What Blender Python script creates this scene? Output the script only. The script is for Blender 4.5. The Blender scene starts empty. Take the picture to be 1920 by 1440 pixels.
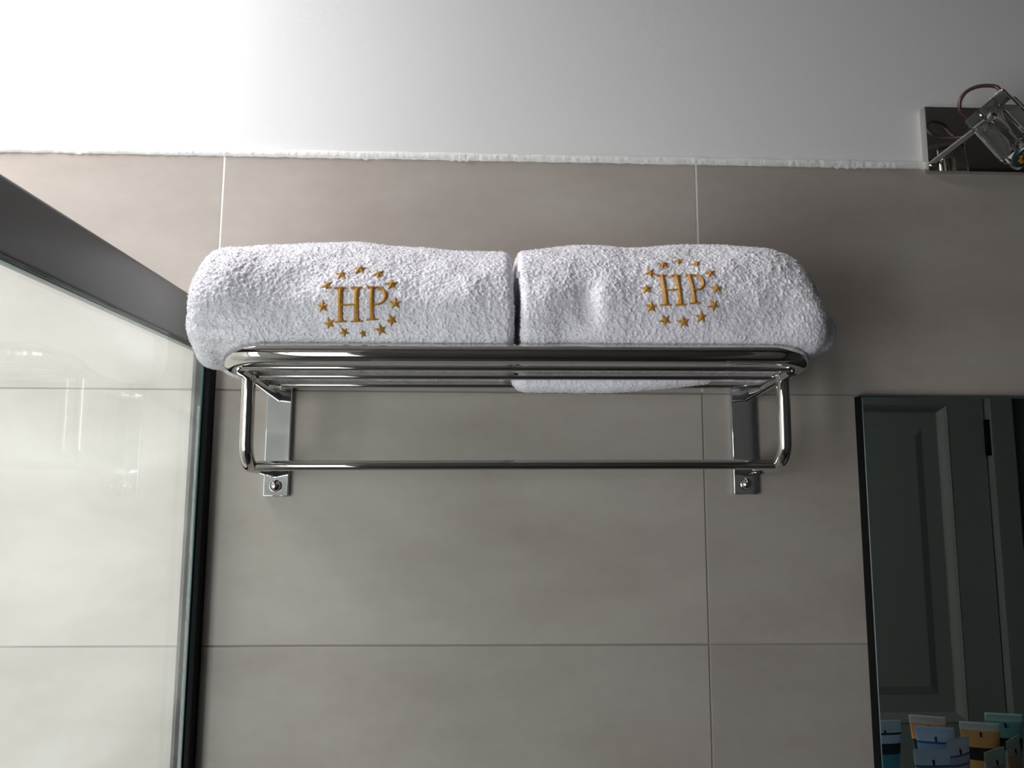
import bpy, bmesh, math, random
import numpy as np
from mathutils import Vector, Matrix
from mathutils.bvhtree import BVHTree

# ------------------------------------------------------------------ camera, world, lights, exposure
# Metres.  Tiled wall face is y = 0, floor z = 0, camera stands on the -y side.
SC = bpy.context.scene
COL = SC.collection
cam_d = bpy.data.cameras.new('camera')
cam_d.sensor_width = 36.0
cam_d.lens = 26.679
cam_d.clip_start = 0.02
cam = bpy.data.objects.new('camera', cam_d)
COL.objects.link(cam)
cr = Vector((0.99931581, -0.03679959, 0.00370186))
cu = Vector((-0.00836512, -0.12738827, 0.99181765))
cf = Vector((0.03602691, 0.99117003, 0.12760895))
m = Matrix.Identity(4)
for i in range(3):
    m[i][0], m[i][1], m[i][2] = cr[i], cu[i], -cf[i]
m.translation = Vector((-0.27045, -0.92851, 1.5500))
cam.matrix_world = m
SC.camera = cam

SC.view_settings.view_transform = 'Standard'
SC.view_settings.look = 'None'
SC.view_settings.gamma = 1.0
SC.view_settings.use_curve_mapping = False
SC.view_settings.exposure = 0.10

W = bpy.data.worlds.new('world')
SC.world = W
W.use_nodes = True
W.node_tree.nodes['Background'].inputs[0].default_value = (0.75, 0.86, 1.0, 1)
W.node_tree.nodes['Background'].inputs[1].default_value = 1.5

# room: shower bay with a daylight window on the left, dim part with the door on the right
XL, XR, YB, ZC = -1.78, 1.56, -1.35, 2.55
# openings: wide window and narrow side light in the wall behind the camera, added ceiling gap for an unseen fill light
WIN = [(-1.70, -1.00, 0.60, 1.80, 20.0), (-0.842, -0.635, 0.78, 1.72, 1.6)]
CEIL_GAP = (-1.45, -0.95, -0.425, -0.075)


def area(name, loc, rot, sx, sy, power, color):
    l = bpy.data.lights.new(name, 'AREA')
    l.shape = 'RECTANGLE'
    l.size, l.size_y, l.energy, l.color = sx, sy, power, color
    o = bpy.data.objects.new(name, l)
    o.location, o.rotation_euler = loc, rot
    COL.objects.link(o)
    return o


# daylight standing in the windows
for x0, x1, z0, z1, pw in WIN:
    area('daylight', ((x0 + x1) / 2, YB - 0.035, (z0 + z1) / 2), (math.pi / 2, 0, 0), x1 - x0, z1 - z0, pw, (0.985, 0.99, 1.0))
area('ceiling_fill', ((CEIL_GAP[0] + CEIL_GAP[1]) / 2, (CEIL_GAP[2] + CEIL_GAP[3]) / 2, ZC + 0.02), (0, 0, 0), 0.5, 0.35, 20.0, (1.0, 0.985, 0.985))  # added unseen light over the shower, fitted to the wall's brightness


# ------------------------------------------------------------------ helpers
def nodes_mat(name):
    mt = bpy.data.materials.new(name)
    mt.use_nodes = True
    return mt, mt.node_tree.nodes, mt.node_tree.links, mt.node_tree.nodes['Principled BSDF']


def simple(name, col, rough=0.5, metal=0.0, **kw):
    mt, n, l, b = nodes_mat(name)
    b.inputs['Base Color'].default_value = (*col, 1)
    b.inputs['Roughness'].default_value = rough
    b.inputs['Metallic'].default_value = metal
    for k, v in kw.items():
        b.inputs[k].default_value = v
    return mt


def add_bump(mt, scale, strength, dist=0.001, detail=3.0, stretch=None):
    n, l = mt.node_tree.nodes, mt.node_tree.links
    b = n['Principled BSDF']
    tc = n.new('ShaderNodeTexCoord')
    mp = n.new('ShaderNodeMapping')
    if stretch:
        mp.inputs['Scale'].default_value = stretch
    nz = n.new('ShaderNodeTexNoise')
    nz.inputs['Scale'].default_value = scale
    nz.inputs['Detail'].default_value = detail
    bp = n.new('ShaderNodeBump')
    bp.inputs['Strength'].default_value = strength
    bp.inputs['Distance'].default_value = dist
    l.new(tc.outputs['Object'], mp.inputs['Vector'])
    l.new(mp.outputs['Vector'], nz.inputs['Vector'])
    l.new(nz.outputs['Fac'], bp.inputs['Height'])
    l.new(bp.outputs['Normal'], b.inputs['Normal'])
    return mt


def link(name, me, mats, parent=None, smooth=True):
    me.name = name
    o = bpy.data.objects.new(name, me)
    for q in (mats if isinstance(mats, (list, tuple)) else [mats]):
        me.materials.append(q)
    COL.objects.link(o)
    if parent is not None:
        o.parent = parent
    if smooth:
        me.polygons.foreach_set('use_smooth', [True] * len(me.polygons))
    return o


def from_py(name, verts, faces, mats, parent=None, smooth=True, mi=None):
    me = bpy.data.meshes.new(name)
    me.from_pydata([tuple(v) for v in verts], [], faces)
    me.update()
    o = link(name, me, mats, parent, smooth)
    if mi is not None:
        me.polygons.foreach_set('material_index', mi)
    return o


def from_bm(name, bm, mats, parent=None, smooth=True):
    me = bpy.data.meshes.new(name)
    bmesh.ops.recalc_face_normals(bm, faces=bm.faces)
    bm.to_mesh(me)
    bm.free()
    return link(name, me, mats, parent, smooth)


def sharp(o, deg=35):
    me = o.data
    me.update()
    bm = bmesh.new()
    bm.from_mesh(me)
    for e in bm.edges:
        if len(e.link_faces) == 2:
            e.smooth = e.calc_face_angle(0) < math.radians(deg)
    bm.to_mesh(me)
    bm.free()
    return o


def bm_box(bm, lo, hi, bevel=0.0, seg=2, mi=0, mat=None):
    lo, hi = Vector(lo), Vector(hi)
    c, s = (lo + hi) / 2, hi - lo
    r = bmesh.ops.create_cube(bm, size=1.0)
    vs = r['verts']
    for v in vs:
        v.co = Vector((v.co.x * s.x, v.co.y * s.y, v.co.z * s.z)) + c
    fs = {f for v in vs for f in v.link_faces}
    for f in fs:
        f.material_index = mi
    if bevel > 0:
        es = list({e for v in vs for e in v.link_edges})
        rr = bmesh.ops.bevel(bm, geom=es, offset=bevel, segments=seg, profile=0.5, affect='EDGES')
        for f in rr['faces']:
            f.material_index = mi
    if mat is not None:
        seen = set()
        for f in bm.faces:
            pass
    return vs


def flat_sides(o):
    # true planes stay flat-shaded, only the bevels are smooth
    for p in o.data.polygons:
        if max(abs(c) for c in p.normal) > 0.9999:
            p.use_smooth = False
    return o


def box(name, lo, hi, mt, parent=None, bevel=0.0, seg=2):
    bm = bmesh.new()
    bm_box(bm, lo, hi, bevel, seg)
    return flat_sides(sharp(from_bm(name, bm, mt, parent)))


def fillet(pts, radii, n=10):
    """polyline with rounded corners"""
    pts = [Vector(p) for p in pts]
    out = [pts[0]]
    for i in range(1, len(pts) - 1):
        a, b, c = pts[i - 1], pts[i], pts[i + 1]
        r = radii[i - 1] if isinstance(radii, (list, tuple)) else radii
        if r <= 0:
            out.append(b)
            continue
        u, v = (a - b).normalized(), (c - b).normalized()
        ang = u.angle(v)
        t = r / math.tan(ang / 2)
        p0, p1 = b + u * t, b + v * t
        cen = b + (u + v).normalized() * (r / math.sin(ang / 2))
        e0, e1 = p0 - cen, p1 - cen
        om = e0.angle(e1)
        for k in range(n + 1):
            s = k / n
            out.append(cen + (e0 * math.sin((1 - s) * om) + e1 * math.sin(s * om)) / math.sin(om))
    out.append(pts[-1])
    return out


def tube_geo(path, rad, nseg=28, cap=True, dome=False):
    """swept circle; rad is a number or list; optional domed ends"""
    P = [Vector(p) for p in path]
    Rr = list(rad) if isinstance(rad, (list, tuple)) else [rad] * len(P)
    if dome:
        for end in (0, -1):
            a = P[end]
            b = P[1] if end == 0 else P[-2]
            d = (a - b).normalized()
            r = Rr[end]
            ex = [(a + d * r * math.sin(t), r * math.cos(t)) for t in (0.35, 0.7, 1.0, 1.3, 1.5)]
            if end == 0:
                P = [e[0] for e in reversed(ex)] + P
                Rr = [e[1] for e in reversed(ex)] + Rr
            else:
                P = P + [e[0] for e in ex]
                Rr = Rr + [e[1] for e in ex]
    T = []
    for i in range(len(P)):
        a, b = P[max(0, i - 1)], P[min(len(P) - 1, i + 1)]
        T.append((b - a).normalized())
    up = Vector((0, 0, 1)) if abs(T[0].z) < 0.9 else Vector((1, 0, 0))
    nrm = (up - T[0] * up.dot(T[0])).normalized()
    verts, faces = [], []
    for i, p in enumerate(P):
        nrm = (nrm - T[i] * nrm.dot(T[i])).normalized()
        bn = T[i].cross(nrm)
        for k in range(nseg):
            a = 2 * math.pi * k / nseg
            verts.append(p + (nrm * math.cos(a) + bn * math.sin(a)) * Rr[i])
    for i in range(len(P) - 1):
        for k in range(nseg):
            k2 = (k + 1) % nseg
            faces.append((i * nseg + k, i * nseg + k2, (i + 1) * nseg + k2, (i + 1) * nseg + k))
    if cap:
        faces.append(tuple(reversed(range(nseg))))
        faces.append(tuple((len(P) - 1) * nseg + k for k in range(nseg)))
    return verts, faces


def tube(name, path, rad, mt, parent=None, nseg=28, dome=False):
    v, f = tube_geo(path, rad, nseg, True, dome)
    return sharp(from_py(name, v, f, mt, parent), 50)


def lathe_geo(prof, origin, axis, nseg=32):
    """prof: (radius, height along axis)"""
    ax = Vector(axis).normalized()
    up = Vector((0, 0, 1)) if abs(ax.z) < 0.9 else Vector((1, 0, 0))
    a = (up - ax * up.dot(ax)).normalized()
    b = ax.cross(a)
    o = Vector(origin)
    verts, faces = [], []
    for r, h in prof:
        for k in range(nseg):
            t = 2 * math.pi * k / nseg
            verts.append(o + ax * h + (a * math.cos(t) + b * math.sin(t)) * r)
    for i in range(len(prof) - 1):
        for k in range(nseg):
            k2 = (k + 1) % nseg
            faces.append((i * nseg + k, i * nseg + k2, (i + 1) * nseg + k2, (i + 1) * nseg + k))
    faces.append(tuple(reversed(range(nseg))))
    faces.append(tuple((len(prof) - 1) * nseg + k for k in range(nseg)))
    return verts, faces


def lathe(name, prof, origin, axis, mt, parent=None, nseg=32, deg=40):
    v, f = lathe_geo(prof, origin, axis, nseg)
    return sharp(from_py(name, v, f, mt, parent), deg)


def empty(name, loc=(0, 0, 0)):
    o = bpy.data.objects.new(name, None)
    o.location = loc
    o.empty_display_size = 0.05
    COL.objects.link(o)
    return o


def keep(o, parent):
    """parent while keeping the world place (parents here are only translated)"""
    o.parent = parent
    o.matrix_parent_inverse = Matrix.Translation(-parent.location)
    return o


def tag(o, label, cat, group=None):
    o['label'] = label
    o['category'] = cat
    if group:
        o['group'] = group
    return o


def struct(o):
    o['kind'] = 'structure'
    return o


# ------------------------------------------------------------------ materials
def tile_material():
    mt, n, l, b = nodes_mat('tile_stone')
    tc = n.new('ShaderNodeTexCoord')
    mp = n.new('ShaderNodeMapping')
    mp.inputs['Scale'].default_value = (1.0, 1.0, 2.6)
    l.new(tc.outputs['Object'], mp.inputs['Vector'])
    n1 = n.new('ShaderNodeTexNoise')
    n1.inputs['Scale'].default_value = 3.2
    n1.inputs['Detail'].default_value = 7
    n1.inputs['Roughness'].default_value = 0.62
    l.new(mp.outputs['Vector'], n1.inputs['Vector'])
    n2 = n.new('ShaderNodeTexNoise')
    n2.inputs['Scale'].default_value = 60
    n2.inputs['Detail'].default_value = 4
    l.new(tc.outputs['Object'], n2.inputs['Vector'])
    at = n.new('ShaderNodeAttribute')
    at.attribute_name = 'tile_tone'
    ramp = n.new('ShaderNodeValToRGB')
    ramp.color_ramp.elements[0].position = 0.3
    ramp.color_ramp.elements[0].color = (0.385, 0.335, 0.295, 1)
    ramp.color_ramp.elements[1].position = 0.72
    ramp.color_ramp.elements[1].color = (0.490, 0.450, 0.408, 1)
    l.new(n1.outputs['Fac'], ramp.inputs['Fac'])
    hsv = n.new('ShaderNodeHueSaturation')
    l.new(ramp.outputs['Color'], hsv.inputs['Color'])
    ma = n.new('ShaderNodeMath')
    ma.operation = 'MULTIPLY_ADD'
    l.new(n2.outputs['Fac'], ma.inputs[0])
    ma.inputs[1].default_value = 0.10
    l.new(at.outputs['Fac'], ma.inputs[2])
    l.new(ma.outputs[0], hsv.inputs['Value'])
    l.new(hsv.outputs['Color'], b.inputs['Base Color'])
    b.inputs['Roughness'].default_value = 0.42
    b.inputs['Specular IOR Level'].default_value = 0.35
    bp = n.new('ShaderNodeBump')
    bp.inputs['Strength'].default_value = 0.12
    bp.inputs['Distance'].default_value = 0.0006
    l.new(n2.outputs['Fac'], bp.inputs['Height'])
    l.new(bp.outputs['Normal'], b.inputs['Normal'])
    return mt


M_TILE = tile_material()
M_STILE = add_bump(simple('shower_tile', (0.44, 0.41, 0.375), 0.4), 60, 0.1, 0.0006)
M_DTILE = simple('dark_shower_tile', (0.13, 0.125, 0.12), 0.4)
M_GROUT = simple('grout', (0.30, 0.28, 0.255), 0.9)
M_WGROUT = simple('white_grout', (0.78, 0.77, 0.73), 0.8)
M_PAINT = add_bump(simple('wall_paint', (0.80, 0.795, 0.79), 0.75), 260, 0.25, 0.0006, 4)
M_CAULK = add_bump(simple('filler', (0.86, 0.855, 0.82), 0.7), 420, 0.5, 0.0008, 4)
M_CEIL = simple('ceiling_paint', (0.32, 0.32, 0.31), 0.85)
M_BACK = simple('dark_wall_paint', (0.06, 0.063, 0.063), 0.7)
M_FLOOR = simple('floor_tile', (0.03, 0.028, 0.026), 0.5)
M_DOOR = simple('door_paint', (0.24, 0.25, 0.24), 0.45)
M_CHROME = simple('chrome', (0.64, 0.62, 0.60), 0.035, 1.0)
M_CHROME2 = simple('polished_steel', (0.74, 0.76, 0.78), 0.05, 1.0)
M_ALU = add_bump(simple('grey_aluminium', (0.125, 0.13, 0.125), 0.42, 0.5), 90, 0.03, 0.0005)
M_BLACK = simple('black_gasket', (0.003, 0.0035, 0.004), 0.6, 0.0, **{'Specular IOR Level': 0.15})
M_MIRROR = simple('mirror_silver', (0.50, 0.585, 0.56), 0.005, 1.0)
M_GEDGE = simple('green_glass_edge', (0.05, 0.11, 0.10), 0.2, 0.0)
M_WFRAME = simple('window_frame_paint', (0.75, 0.75, 0.74), 0.4)


def thin_glass():
    mt, n, l, b = nodes_mat('screen_glass')
    n.remove(b)
    out = n['Material Output']
    tr = n.new('ShaderNodeBsdfTransparent')
    tr.inputs['Color'].default_value = (0.965, 0.99, 0.97, 1)
    gl = n.new('ShaderNodeBsdfGlossy')
    gl.inputs['Roughness'].default_value = 0.0
    gl.inputs['Color'].default_value = (1, 1, 1, 1)
    # Schlick reflectance, the same on both faces of the pane
    ge = n.new('ShaderNodeNewGeometry')
    dt = n.new('ShaderNodeVectorMath')
    dt.operation = 'DOT_PRODUCT'
    l.new(ge.outputs['Incoming'], dt.inputs[0])
    l.new(ge.outputs['True Normal'], dt.inputs[1])

    def mth(op, a, b):
        q = n.new('ShaderNodeMath')
        q.operation = op
        for i_, w_ in enumerate((a, b)):
            if w_ is None:
                continue
            if isinstance(w_, (int, float)):
                q.inputs[i_].default_value = w_
            else:
                l.new(w_, q.inputs[i_])
        return q.outputs[0]
    ac = mth('ABSOLUTE', dt.outputs['Value'], None)
    om = mth('SUBTRACT', 1.0, ac)
    pw = mth('POWER', om, 5.0)
    fr = mth('ADD', mth('MULTIPLY', pw, 0.96), 0.04)
    mx = n.new('ShaderNodeMixShader')
    l.new(fr, mx.inputs['Fac'])
    l.new(tr.outputs[0], mx.inputs[1])
    l.new(gl.outputs[0], mx.inputs[2])
    # thin dried water film: wiped streaks, plus added haze that brightens the pane
    tc = n.new('ShaderNodeTexCoord')
    mp = n.new('ShaderNodeMapping')
    mp.inputs['Scale'].default_value = (1.0, 1.6, 7.0)
    mp.inputs['Rotation'].default_value = (0.12, 0, 0)
    nz = n.new('ShaderNodeTexNoise')
    nz.inputs['Scale'].default_value = 2.2
    nz.inputs['Detail'].default_value = 5
    nz.inputs['Distortion'].default_value = 0.6
    l.new(tc.outputs['Object'], mp.inputs['Vector'])
    l.new(mp.outputs['Vector'], nz.inputs['Vector'])
    rg = n.new('ShaderNodeMapRange')
    rg.inputs['From Min'].default_value = 0.35
    rg.inputs['From Max'].default_value = 0.75
    rg.inputs['To Min'].default_value = 0.08
    rg.inputs['To Max'].default_value = 0.17
    l.new(nz.outputs['Fac'], rg.inputs['Value'])
    tl = n.new('ShaderNodeBsdfTranslucent')
    tl.inputs['Color'].default_value = (0.9, 0.93, 0.9, 1)
    m2 = n.new('ShaderNodeMixShader')
    # film and haze fade low on the pane, keeping chrome reflections dark
    sx = n.new('ShaderNodeSeparateXYZ')
    l.new(ge.outputs['Position'], sx.inputs[0])
    fz = n.new('ShaderNodeMapRange')
    fz.inputs['From Min'].default_value = 1.12
    fz.inputs['From Max'].default_value = 1.32
    l.new(sx.outputs['Z'], fz.inputs['Value'])
    l.new(mth('MULTIPLY', rg.outputs[0], fz.outputs[0]), m2.inputs['Fac'])
    l.new(mx.outputs[0], m2.inputs[1])
    l.new(tl.outputs[0], m2.inputs[2])
    l.new(m2.outputs[0], out.inputs['Surface'])
    return mt


M_GLASS = thin_glass()


def crystal():
    mt, n, l, b = nodes_mat('crystal')
    b.inputs['Base Color'].default_value = (0.93, 0.96, 0.93, 1)
    b.inputs['Roughness'].default_value = 0.02
    b.inputs['IOR'].default_value = 1.52
    b.inputs['Transmission Weight'].default_value = 1.0
    return mt


M_CRYSTAL = crystal()


def terry():
    mt, n, l, b = nodes_mat('terry_cotton')
    b.inputs['Base Color'].default_value = (0.93, 0.91, 0.975, 1)
    b.inputs['Subsurface Weight'].default_value = 0.25
    b.inputs['Subsurface Radius'].default_value = (0.003, 0.003, 0.003)
    b.inputs['Subsurface Scale'].default_value = 1.0
    b.inputs['Roughness'].default_value = 0.95
    b.inputs['Specular IOR Level'].default_value = 0.1
    b.inputs['Sheen Weight'].default_value = 0.5
    b.inputs['Sheen Roughness'].default_value = 0.5
    tc = n.new('ShaderNodeTexCoord')
    vo = n.new('ShaderNodeTexVoronoi')
    vo.inputs['Scale'].default_value = 620
    nz = n.new('ShaderNodeTexNoise')
    nz.inputs['Scale'].default_value = 900
    nz.inputs['Detail'].default_value = 3
    ad = n.new('ShaderNodeMath')
    ad.operation = 'SUBTRACT'
    l.new(tc.outputs['Object'], vo.inputs['Vector'])
    l.new(tc.outputs['Object'], nz.inputs['Vector'])
    l.new(nz.outputs['Fac'], ad.inputs[0])
    l.new(vo.outputs['Distance'], ad.inputs[1])
    bp = n.new('ShaderNodeBump')
    bp.inputs['Strength'].default_value = 0.4
    bp.inputs['Distance'].default_value = 0.0005
    l.new(ad.outputs[0], bp.inputs['Height'])
    l.new(bp.outputs['Normal'], b.inputs['Normal'])
    return mt


M_TERRY = terry()


def pile_material():
    mt, n, l, b = nodes_mat('terry_loops')
    n.remove(b)
    df = n.new('ShaderNodeBsdfDiffuse')
    df.inputs['Color'].default_value = (0.97, 0.95, 0.995, 1)
    tl = n.new('ShaderNodeBsdfTranslucent')
    tl.inputs['Color'].default_value = (0.97, 0.955, 0.995, 1)
    mx = n.new('ShaderNodeMixShader')
    mx.inputs['Fac'].default_value = 0.45
    l.new(df.outputs[0], mx.inputs[1])
    l.new(tl.outputs[0], mx.inputs[2])
    l.new(mx.outputs[0], n['Material Output'].inputs['Surface'])
    return mt


M_PILE = pile_material()


def thread(name, col):
    mt, n, l, b = nodes_mat(name)
    b.inputs['Roughness'].default_value = 0.38
    b.inputs['Specular IOR Level'].default_value = 0.6
    b.inputs['Sheen Weight'].default_value = 0.2
    tc = n.new('ShaderNodeTexCoord')
    nz = n.new('ShaderNodeTexNoise')
    nz.inputs['Scale'].default_value = 700
    nz.inputs['Detail'].default_value = 2
    l.new(tc.outputs['Object'], nz.inputs['Vector'])
    rp = n.new('ShaderNodeValToRGB')
    rp.color_ramp.elements[0].position = 0.3
    rp.color_ramp.elements[0].color = (col[0] * 0.45, col[1] * 0.38, col[2] * 0.3, 1)
    rp.color_ramp.elements[1].position = 0.7
    rp.color_ramp.elements[1].color = (*col, 1)
    l.new(nz.outputs['Fac'], rp.inputs['Fac'])
    l.new(rp.outputs['Color'], b.inputs['Base Color'])
    wv = n.new('ShaderNodeTexWave')
    wv.inputs['Scale'].default_value = 700
    wv.inputs['Distortion'].default_value = 2
    l.new(tc.outputs['Object'], wv.inputs['Vector'])
    bp = n.new('ShaderNodeBump')
    bp.inputs['Strength'].default_value = 0.5
    bp.inputs['Distance'].default_value = 0.0004
    l.new(wv.outputs['Fac'], bp.inputs['Height'])
    l.new(bp.outputs['Normal'], b.inputs['Normal'])
    return mt


M_GOLD = thread('gold_thread', (0.72, 0.36, 0.028))

# ------------------------------------------------------------------ room shell
TW, TH, Z0 = 0.602, 0.301, 1.6594       # tile pitch and the joint behind the rack


def build_tiled_wall():
    rnd = random.Random(4)
    bm = bmesh.new()
    g = 0.0009
    cols = range(-3, 3)
    rows = range(-6, 1)
    tones = {}
    for c in cols:
        for r in rows:
            x0, x1 = c * TW + g, (c + 1) * TW - g
            z0, z1 = Z0 + r * TH + g, Z0 + (r + 1) * TH - g
            x0, x1, z0 = max(x0, XL), min(x1, XR), max(z0, 0.0)
            if r == 0:
                z1 = 1.9582
            if x1 - x0 < 0.01 or z1 - z0 < 0.01:
                continue
            n0 = len(bm.faces)
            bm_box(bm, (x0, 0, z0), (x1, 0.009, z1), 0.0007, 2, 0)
            bm.faces.ensure_lookup_table()
            t = {0: 0.97, -1: 0.96, -2: 0.86}.get(r, 0.92) * (0.90 if c >= 0 else 1.0) + 0.02 * rnd.random()  # shade painted per tile: darker low rows and right columns, as light falls off
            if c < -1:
                t = {0: 0.95, -1: 1.02, -2: 0.93}.get(r, 0.95)  # shower columns: row-by-row light and shade painted in as well
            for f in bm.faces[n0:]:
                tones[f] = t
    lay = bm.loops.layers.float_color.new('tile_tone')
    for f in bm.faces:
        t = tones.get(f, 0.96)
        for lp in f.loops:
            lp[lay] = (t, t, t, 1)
    # recessed grout bed
    bm_box(bm, (XL, 0.0013, 0), (XR, 0.012, Z0 - 0.001), 0, 1, 1)
    bm_box(bm, (XL, 0.0016, Z0 - 0.001), (XR, 0.012, 1.957), 0, 1, 1)
    # top row joints are filled flush with white grout
    for c in range(-2, 3):
        bm_box(bm, (c * TW - 0.0015, 0.0003, Z0 + 0.002), (c * TW + 0.0012, 0.003, 1.958), 0, 1, 2)
    # painted plaster above the tiles, set back behind the tile edge
    bm_box(bm, (XL, 0.004, 1.957), (XR, 0.02, ZC), 0, 1, 3)
    # masonry behind
    bm_box(bm, (XL - 0.1, 0.012, 0), (XR + 0.1, 0.15, ZC), 0, 1, 3)
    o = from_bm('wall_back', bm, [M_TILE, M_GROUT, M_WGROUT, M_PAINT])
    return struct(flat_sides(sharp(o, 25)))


build_tiled_wall()


def vnoise(seed):
    """cheap 3D value noise on arrays"""
    rs = np.random.RandomState(seed)
    tab = rs.rand(64, 64, 64)

    def f(x, y, z):
        xi, yi, zi = np.floor(x).astype(int), np.floor(y).astype(int), np.floor(z).astype(int)
        fx, fy, fz = x - xi, y - yi, z - zi
        fx, fy, fz = [t * t * (3 - 2 * t) for t in (fx, fy, fz)]
        r = 0
        for a in (0, 1):
            for b in (0, 1):
                for c in (0, 1):
                    w = (fx if a else 1 - fx) * (fy if b else 1 - fy) * (fz if c else 1 - fz)
                    r = r + w * tab[(xi + a) % 64, (yi + b) % 64, (zi + c) % 64]
        return r * 2 - 1
    return f


def grid_mesh(name, V, closed_v, mats, parent=None, cap=False):
    """V: (nu, nv, 3) array"""
    nu, nv = V.shape[:2]
    idx = np.arange(nu * nv).reshape(nu, nv)
    a, b = idx[:-1], idx[1:]
    if closed_v:
        q = np.stack([a, np.roll(a, -1, 1), np.roll(b, -1, 1), b], -1).reshape(-1, 4)
    else:
        q = np.stack([a[:, :-1], a[:, 1:], b[:, 1:], b[:, :-1]], -1).reshape(-1, 4)
    faces = q.tolist()
    if cap:
        faces.append(list(reversed(idx[0].tolist())))
        faces.append(idx[-1].tolist())
    me = bpy.data.meshes.new(name)
    me.from_pydata(V.reshape(-1, 3).tolist(), [], faces)
    me.update()
    return link(name, me, mats, parent, True)


def build_bead():
    """rough bead of filler along the top edge of the tiles"""
    x = np.arange(XL, XR, 0.0012)
    nz = vnoise(3)
    prof = [(0.0045, 1.9688), (0.0030, 1.9682), (0.0010, 1.9676), (-0.0012, 1.9664), (-0.0020, 1.9640),
            (-0.0022, 1.9612), (-0.0018, 1.9590), (-0.0008, 1.9578), (0.0006, 1.9572), (0.0045, 1.9570)]
    V = np.zeros((len(x), len(prof), 3))
    for k, (py, pz) in enumerate(prof):
        a = 0.0007 * nz(x * 160, x * 0 + k * 0.9, x * 0 + 1.3) + 0.0004 * nz(x * 500, x * 0 + k * 2.1, x * 0 + 5.3)
        rag = np.clip(nz(x * 26, x * 0 + 9.1, x * 0), 0.25, 1) - 0.25
        rag = rag * (0.6 + 0.6 * nz(x * 210, x * 0, x * 0 + 4))
        dz = -rag * 0.0042 * (1 if 5 <= k <= 7 else 0)
        thin = rag * 0.0012 * (1 if 5 <= k <= 7 else 0)
        up = 0.0009 * nz(x * 45, x * 0 + 3.3, x * 0) * (1 if k < 4 else 0)
        V[:, k, 0] = x
        V[:, k, 1] = py + a + thin
        V[:, k, 2] = pz + dz + up + a * 0.6 + 0.0002 * (x + 0.3)
    o = grid_mesh('trim_1', V, False, M_CAULK)
    return struct(o)


build_bead()


def shell_box(name, boxes, mt, bevel=0.0):
    bm = bmesh.new()
    for lo, hi in boxes:
        bm_box(bm, lo, hi, bevel)
    return struct(from_bm(name, bm, mt, None, False))


shell_box('floor', [((XL - 0.1, YB - 0.1, -0.1), (XR + 0.1, 0.15, 0))], M_FLOOR)
shell_box('ceiling', [((XL - 0.1, YB - 0.1, ZC), (CEIL_GAP[0], 0.15, ZC + 0.1)), ((CEIL_GAP[1], YB - 0.1, ZC), (XR + 0.1, 0.15, ZC + 0.1)),
                      ((CEIL_GAP[0], YB - 0.1, ZC), (CEIL_GAP[1], CEIL_GAP[2], ZC + 0.1)), ((CEIL_GAP[0], CEIL_GAP[3], ZC), (CEIL_GAP[1], 0.15, ZC + 0.1))], M_CEIL)
shell_box('wall_left', [((XL - 0.1, YB - 0.1, 0), (XL, 0.012, ZC))], M_STILE)
shell_box('wall_right', [((XR, YB - 0.1, 0), (XR + 0.1, 0.012, ZC))], M_BACK)
DX0, DX1, DZ1 = 0.535, 1.2595, 2.03          # door opening in the front wall
yb0, yb1 = YB - 0.1, YB
GXW = -0.61
bm = bmesh.new()
(a0, a1, a2, a3, _), (b0, b1, b2, b3, _) = WIN
for lo, hi, mi_ in [
    ((XL, yb0, 0), (a0, yb1, ZC), 1), ((a0, yb0, 0), (a1, yb1, a2), 1), ((a0, yb0, a3), (a1, yb1, ZC), 1), ((a1, yb0, 0), (b0, yb1, ZC), 1),
    ((b0, yb0, 0), (b1, yb1, b2), 1), ((b0, yb0, b3), (b1, yb1, ZC), 1),
    ((b1, yb0, 0), (GXW, yb1, ZC), 1), ((GXW, yb0, 0), (DX0, yb1, ZC), 0), ((DX0, yb0, DZ1), (DX1, yb1, ZC), 0), ((DX1, yb0, 0), (XR, yb1, ZC), 0)]:
    bm_box(bm, lo, hi, 0, 1, mi_)
struct(from_bm('wall_front', bm, [M_BACK, M_DTILE], None, False))

# window frames
for k, (x0, x1, z0, z1, _) in enumerate(WIN):
    win = empty('window_%d' % (k + 1), ((x0 + x1) / 2, YB, z0))
    bmf = bmesh.new()
    w = 0.012 if k else 0.03
    xm = -0.808 if k else (x0 + x1) / 2
    mw = 0.004 if k else 0.015
    for lo, hi in [((x0, YB - 0.03, z0), (x0 + w, YB - 0.002, z1)), ((x1 - w, YB - 0.03, z0), (x1, YB - 0.002, z1)),
                   ((x0 + w, YB - 0.03, z0), (x1 - w, YB - 0.002, z0 + w)), ((x0 + w, YB - 0.03, z1 - w), (x1 - w, YB - 0.002, z1)),
                   ((xm - mw, YB - 0.028, z0 + w), (xm + mw, YB - 0.006, z1 - w))]:
        bm_box(bmf, lo, hi, 0.002)
    keep(from_bm('window_frame', bmf, M_WFRAME, None, False), win)
    struct(win)

# panelled door behind the camera, seen in the mirror
door = empty('door_1', (DX0, YB, 0))


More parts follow.
